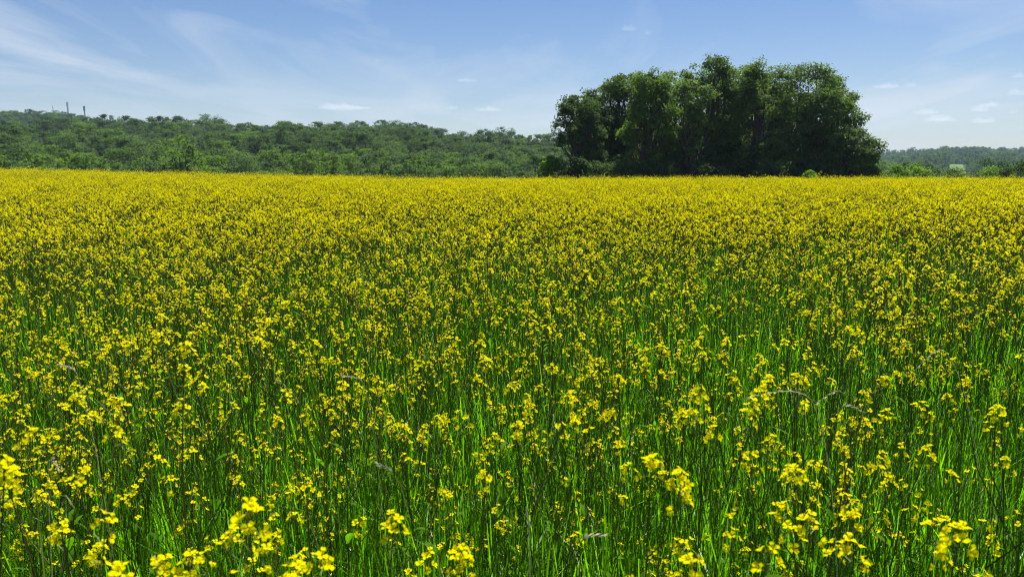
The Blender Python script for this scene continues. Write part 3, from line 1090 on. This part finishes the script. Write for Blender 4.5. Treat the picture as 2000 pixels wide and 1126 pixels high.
# the few that stand out at the bottom of the picture
special = [
    (487, 1012, .80, 5, 10, 1.30, 'tall close mustard plant with pale buds topping its blurred flower head, bottom left'),
    (1872, 1052, .82, 5, 9, 1.30, 'tall close mustard plant with large blurred petals at the bottom right corner'),
    (14, 930, 1.05, 4, 10, 1.20, 'mustard plant with a long flower spike cut by the left edge of the picture'),
    (318, 1104, .86, 3, 8, 1.15, 'mustard plant whose single round flower head touches the bottom edge, left'),
    (578, 1110, .84, 4, 9, 1.15, 'mustard plant with a flat wide flower head on the bottom edge beside the blurred one'),
    (768, 1018, 1.0, 4, 10, 1.15, 'mustard plant with a loose drooping flower head left of the bottom middle'),
    (900, 1098, .95, 3, 9, 1.10, 'mustard plant with open petals at the bottom middle edge'),
    (1272, 905, 1.15, 4, 12, 1.25, 'mustard plant with an arched bright flower head right of the middle'),
    (1350, 1108, .86, 4, 8, 1.20, 'mustard plant with a budded flower head and forked red stem at the bottom edge'),
    (1583, 1020, 1.0, 4, 9, 1.15, 'mustard plant with a ring of open flowers round green buds, bottom right half'),
    (1365, 770, 1.45, 7, 11, 1.25, 'many-branched tall mustard plant with crowded flower heads right of the middle'),
    (120, 1030, 1.15, 6, 10, 1.15, 'bushy mustard plant with stacked flower heads near the lower left corner'),
    (365, 680, 1.70, 6, 11, 1.25, 'branching tall mustard plant with a dense flower head left of the middle'),
    (1945, 800, 1.5, 5, 10, 1.1, 'mustard plant on a long dark stem close to the right edge'),
]
for q, (px, py, d_, nb, nf, sz, lab) in enumerate(special):
    p = at(px, py, d_)
    zb = gz(p.x, p.y)
    v = variant_meshes(plant_variant(700 + q, p.z - zb - .015, nb, nf - 2, sz * (.74 if d_ < 1 else .70), False, 5))
    # bring the top of the stem onto the point
    top = v['heads'][0][0].translation
    build_plant(v, (p.x - top.x, p.y - top.y, zb), (0, 0, 0), 1.0, lab, GP, True)


# ------------------------------------------------------------------ grass
def blade(mb, rg, p, ln, w, az_, lean, bend, mat, n=4):
    t = np.linspace(0, 1, n)
    u = np.array([math.cos(az_), math.sin(az_), 0]); s = np.array([-math.sin(az_), math.cos(az_), 0])
    ang = lean + bend * t ** 1.6
    dl = ln / (n - 1)
    c = [np.array(p, float)]
    for i in range(1, n):
        a = (ang[i] + ang[i - 1]) / 2
        c.append(c[-1] + dl * (u * math.sin(a) + np.array([0, 0, 1]) * math.cos(a)))
    prof = w * np.array([.8, 1, .75, .12]) if n == 4 else w * np.linspace(1, .1, n)
    V = []
    for i in range(n):
        V += [c[i] + s * prof[i], c[i] - s * prof[i]]
    mb.add(V, [(2 * i, 2 * i + 1, 2 * i + 3, 2 * i + 2) for i in range(n - 1)], mat)
    return c


def tuft(seed, n_bl, n_culm, rad_, hgt, n_dry=1, n_ear=1, n_round=2):
    rg = np.random.default_rng(seed)
    mb = MB()
    for i in range(n_bl):
        p = np.array([*rg.normal(0, rad_, 2), -.02])
        wild = rg.random() < .30
        blade(mb, rg, p, hgt * rg.uniform(.5, 1.05), rg.uniform(.0017, .0052), rg.uniform(0, 6.28), abs(rg.normal(0, .10)),
              rg.uniform(.05, .5) if not wild else rg.uniform(.9, 2.3), 0)
    for i in range(n_culm):
        p = np.array([*rg.normal(0, rad_, 2), -.02])
        a = rg.uniform(0, 6.28); ln = hgt * rg.uniform(.85, 1.25); k = rg.uniform(.02, .16)
        u = np.array([math.cos(a), math.sin(a), 0])
        pts = [p, p + u * k * ln * .3 + [0, 0, ln * .55], p + u * k * ln + [0, 0, ln]]
        mb.tube(pts, [.0013, .0011, .0006], 3, 1, cap=False)
        if i < n_ear:      # narrow seed ear on the culm
            for j in range(7):
                q = np.array(pts[2]) - (np.array(pts[2]) - pts[1]) * .025 * j
                aa = j * 2.4
                bud(mb, q, np.array([math.cos(aa) * .35, math.sin(aa) * .35, 1]) + u * .3, .012, .0013, 2)
    for i in range(n_dry):
        p = np.array([*rg.normal(0, rad_, 2), hgt * rg.uniform(.2, .7)])
        blade(mb, rg, p, hgt * rg.uniform(.2, .4), rg.uniform(.001, .0022), rg.uniform(0, 6.28), rg.uniform(.3, 1.4), rg.uniform(.4, 1.5), 2)
    for i in range(n_round):      # broad leaves of low weeds
        lb = leaf_mb(rg, rg.uniform(.03, .055), rg.uniform(.006, .010))
        p = np.array([*rg.normal(0, rad_ * 1.3, 2), hgt * rg.uniform(.3, .9)])
        M = Matrix.Translation(Vector(p)) @ Matrix.Rotation(rg.uniform(0, 6.28), 4, 'Z') @ Matrix.Rotation(rg.uniform(-1.2, .2), 4, 'Y')
        mb.joined(lb, M, [3])
    return mb.mesh('grass_tuft', [M_GRASS, M_CULM, M_DRY, M_LEAF])


TUFT = [tuft(800 + k, 26, 8, .075, .68, k % 2, 1 if k % 3 == 0 else 0, 2) for k in range(9)]
TUFTF = [tuft(850 + k, 16, 6, .11, .68, 1, 0, 2) for k in range(4)]
x1, y1, g1 = field_pts(100, 41, -1.5, 7.5)
k1 = np.hypot(x1, y1) > .75
x1, y1 = x1[k1], y1[k1]
x2, y2, g2 = field_pts(24, 42, 7.5, EDGE)
gx_ = np.concatenate([x1, x2]); gy_ = np.concatenate([y1, y2])
ng_ = len(gx_)
gi_ = np.concatenate([g1.integers(0, 9, len(x1)), 9 + g2.integers(0, 4, len(x2))])
gs = g1.uniform(.72, 1.2, ng_) * (.85 + .3 * vnoise(gx_ / 1.1, gy_ / 1.1, 44))
scatter('grass', np.column_stack([gx_, gy_, ground_z(gx_, gy_)]),
        np.column_stack([g1.normal(0, .06, ng_), g1.normal(0, .06, ng_), g1.uniform(0, 6.28, ng_)]),
        np.repeat(gs[:, None], 3, 1), gi_, TUFT + TUFTF, 'tall green grass growing between the mustard stems')


# --- single grass stalks with arching seed ears
def ear_stalk(p0, p1, p2, n_sp, dry, lab):
    """p0 foot, p1 start of the ear, p2 drooping tip"""
    rg = np.random.default_rng(int(abs(p2.x) * 1000) + n_sp)
    root = tag(link('grass_stalk', None), lab, 'grass stalk', 'arching grass stalks with seed ears')
    root.location = p0
    a, b, c = [np.array(q - p0) for q in (p0, p1, p2)]
    t = np.linspace(0, 1, 10)[:, None]
    ctrl = np.array([a[0] * .75 + b[0] * .25, a[1] * .75 + b[1] * .25, b[2] * .80])
    S1 = (1 - t) ** 2 * a + 2 * t * (1 - t) * ctrl + t * t * b
    dirn = unit(b - ctrl + 1e-6)
    ln = np.linalg.norm(c - b)
    m2 = b + dirn * ln * .45
    t2 = np.linspace(0, 1, 8)[1:, None]
    S2 = (1 - t2) ** 2 * b + 2 * t2 * (1 - t2) * m2 + t2 * t2 * c
    P = np.concatenate([S1, S2])
    mb = MB(); mb.tube(P, np.linspace(.0014, .0006, len(P)), 4)
    link('stem', mb.mesh('stem', [M_DRY if dry else M_CULM]), root)
    for i in range(n_sp):
        f = i / max(1, n_sp - 1)
        q = S2[int(f * 6)] * .6 + S2[min(6, int(f * 6) + 1)] * .4 if i < n_sp - 1 else S2[-1]
        k = min(5, int(f * 6))
        tg = unit(S2[k + 1] - S2[k])
        sd_ = unit(np.cross(tg, [0, 0, 1.0])) * (1 if i % 2 else -1)
        sm = MB()
        bud(sm, np.zeros(3), tg + sd_ * .35 + rg.normal(0, .1, 3), .015, .0013, 0)
        bud(sm, np.zeros(3), tg + sd_ * .15 + [0, 0, .2], .018, .0011, 0)
        s = link('spikelet', sm.mesh('spikelet', [M_DRY]), root)
        s.location = Vector(q)


stalks = [
    (1680, 900, 1590, 790, 1468, 775, 1.75, 9, True, 'long pale arching grass ear pointing left, right of the crowded flowers'),
    (1760, 930, 1650, 770, 1600, 785, 1.85, 7, False, 'green grass stalk arching over beside the long pale ear'),
    (1560, 880, 1640, 800, 1680, 802, 1.70, 7, False, 'grass stalk arching right below the long pale ear'),
    (760, 870, 712, 752, 676, 735, 1.9, 7, True, 'whitish dry grass ear leaning left in the middle of the field'),
    (210, 830, 150, 730, 122, 714, 1.9, 8, True, 'pale dry grass ear bending left near the left edge'),
    (60, 880, 96, 900, 112, 912, 1.5, 6, True, 'small straw-coloured grass ear near the lower left'),
    (650, 1000, 590, 800, 545, 745, 1.8, 8, False, 'green grass ear curving left over the flowers left of middle'),
    (1120, 1080, 1135, 1060, 1172, 1046, 1.2, 7, False, 'green grass ear bending right near the bottom middle'),
    (1040, 1120, 1034, 1040, 1030, 1005, 1.15, 6, True, 'upright pale straw grass ear at the bottom middle'),
    (800, 1000, 770, 930, 742, 908, 1.45, 8, False, 'green awned grass ear leaning left in the lower middle'),
    (1960, 900, 1850, 690, 1790, 720, 2.2, 8, True, 'straw grass ear among the flowers near the right edge'),
]
for (ax_, ay_, bx_, by_, cx_, cy__, d_, n_sp, dry, lab) in stalks:
    b = at(bx_, by_, d_); c = at(cx_, cy__, d_)
    f = at(ax_, ay_, d_ + .05)
    f.z = gz(f.x, f.y)
    ear_stalk(f, b, c, n_sp, dry, lab)

# ------------------------------------------------------------------ haze and clouds
vm = bpy.data.materials.new('haze')
vm.use_nodes = True
t = vm.node_tree
t.nodes.clear()
pv = N(t, 'ShaderNodeVolumePrincipled', Density=0.00011, Anisotropy=0.0)
pv.inputs['Color'].default_value = (0.56, 0.75, 1.0, 1)
ov = N(t, 'ShaderNodeOutputMaterial')
L(t, pv.outputs[0], ov.inputs['Volume'])
bx = MB()
X0, X1, Y0, Y1, Z0, Z1 = -2200, 2200, -60, 2300, -45, 125
bx.add([(X0, Y0, Z0), (X1, Y0, Z0), (X1, Y1, Z0), (X0, Y1, Z0), (X0, Y0, Z1), (X1, Y0, Z1), (X1, Y1, Z1), (X0, Y1, Z1)],
       [(3, 2, 1, 0), (4, 5, 6, 7), (0, 1, 5, 4), (1, 2, 6, 5), (2, 3, 7, 6), (3, 0, 4, 7)])
HAZE = True
if HAZE:
    tag(link('haze', bx.mesh('haze', [vm])), 'faint blue summer haze over the valley', kind='stuff')


M_CLOUD = bpy.data.materials.new('cloud_vapour')
M_CLOUD.use_nodes = True
t = M_CLOUD.node_tree
t.nodes.clear()
pv = N(t, 'ShaderNodeVolumePrincipled', Density=0.0009, Anisotropy=0.35)
pv.inputs['Color'].default_value = (1, 1, 1, 1)
ov = N(t, 'ShaderNodeOutputMaterial')
L(t, pv.outputs[0], ov.inputs['Volume'])
clouds = [
    (1228, 58, 36, 7, 'small bright cloud high above the tree clump, left of its tallest top'),
    (1265, 66, 16, 5, 'faint wisp of cloud beside the high bright cloud above the clump'),
    (910, 158, 46, 5, 'thin white cloud streak left of the tree clump, higher one'),
    (738, 119, 12, 6, 'tiny single white cloud high above the ridge left of centre'),
    (675, 211, 110, 10, 'long flat pale cloud low over the left ridge'),
    (882, 212, 26, 6, 'small flat cloud low above the dip in the ridge'),
    (955, 215, 60, 6, 'faint flat cloud low between the dip and the tree clump'),
    (1732, 170, 55, 8, 'flat cloud right of the domed tree, left one of two joined'),
    (1780, 167, 26, 8, 'small cloud right of the domed tree, right one of two joined'),
    (1808, 221, 52, 10, 'white humped cloud over the far blue hill, left one'),
    (1835, 235, 66, 9, 'grey-white cloud low over the far blue hill'),
    (1914, 215, 38, 11, 'puffy cloud right of the humped cloud, middle of its stack'),
    (1933, 206, 44, 8, 'flat cloud on top of the stack near the right edge'),
    (1922, 238, 52, 9, 'flat cloud at the bottom of the stack near the right edge'),
    (1978, 220, 20, 7, 'tiny cloud close to the right edge beside the stack'),
    (1988, 183, 40, 10, 'cloud cut by the right edge, lower of two'),
    (1990, 150, 34, 7, 'cloud cut by the right edge, upper of two'),
    (1690, 216, 26, 6, 'small faint cloud just right of the domed tree'),
]
for q, (px, py, w_, h_, lab) in enumerate(clouds):
    D = 8000 + 150 * (q % 7)
    c = at(px, py, D)
    k = D / 1428
    rg = np.random.default_rng(1300 + q)
    nu, nv = 40, 22
    V, F = [], []
    for j in range(nv + 1):
        ph = -math.pi / 2 + math.pi * j / nv
        for i in range(nu):
            th = 2 * math.pi * i / nu
            u = np.array([math.cos(ph) * math.cos(th), math.cos(ph) * math.sin(th), math.sin(ph)])
            nz_ = float(vnoise(np.array([u[0] * 3.2 + q * 7 + 20]), np.array([u[1] * 2.0 + u[2] * 2.2 + 30]), q)[0])
            n2_ = float(vnoise(np.array([u[0] * 8 + q * 3 + 60]), np.array([u[1] * 5 + u[2] * 5 + 60]), q + 40)[0])
            m = .15 + 1.1 * nz_ * nz_ + .75 * n2_
            zz_ = u[2] * m * (1.5 if u[2] > 0 else .5)
            V.append((u[0] * w_ * .5 * k * (.55 + .35 * nz_ + .3 * n2_), u[1] * w_ * .3 * k, zz_ * h_ * .62 * k))
    for j in range(nv):
        for i in range(nu):
            i2 = (i + 1) % nu
            F.append((j * nu + i, j * nu + i2, (j + 1) * nu + i2, (j + 1) * nu + i))
    mb = MB(); mb.add(V, F, 0)
    o = tag(link('cloud', mb.mesh('cloud', [M_CLOUD], True)), lab, 'cloud', 'small fair-weather clouds low in the sky')
    o.location = c

# labels that still coincide: tell their bearers apart by which stands further left
by_label = {}
for o in COL.objects:
    if o.parent is None and o.get('category'):
        by_label.setdefault(o['label'], []).append(o)
WORD = {2: ['left', 'right'], 3: ['left', 'middle', 'right'], 4: ['leftmost', 'second', 'third', 'rightmost'], 5: ['leftmost', 'second', 'middle', 'fourth', 'rightmost'],
        6: ['leftmost', 'second', 'third', 'fourth', 'fifth', 'rightmost']}
NUMW = {2: 'two', 3: 'three', 4: 'four', 5: 'five', 6: 'six'}
for lab, os_ in by_label.items():
    k = len(os_)
    if 1 < k < 7:
        os_.sort(key=lambda o: o.location.x / max(o.location.y, .1))
        for w_, o in zip(WORD[k], os_):
            o['label'] = '%s, %s of %s' % (lab, w_, NUMW[k])
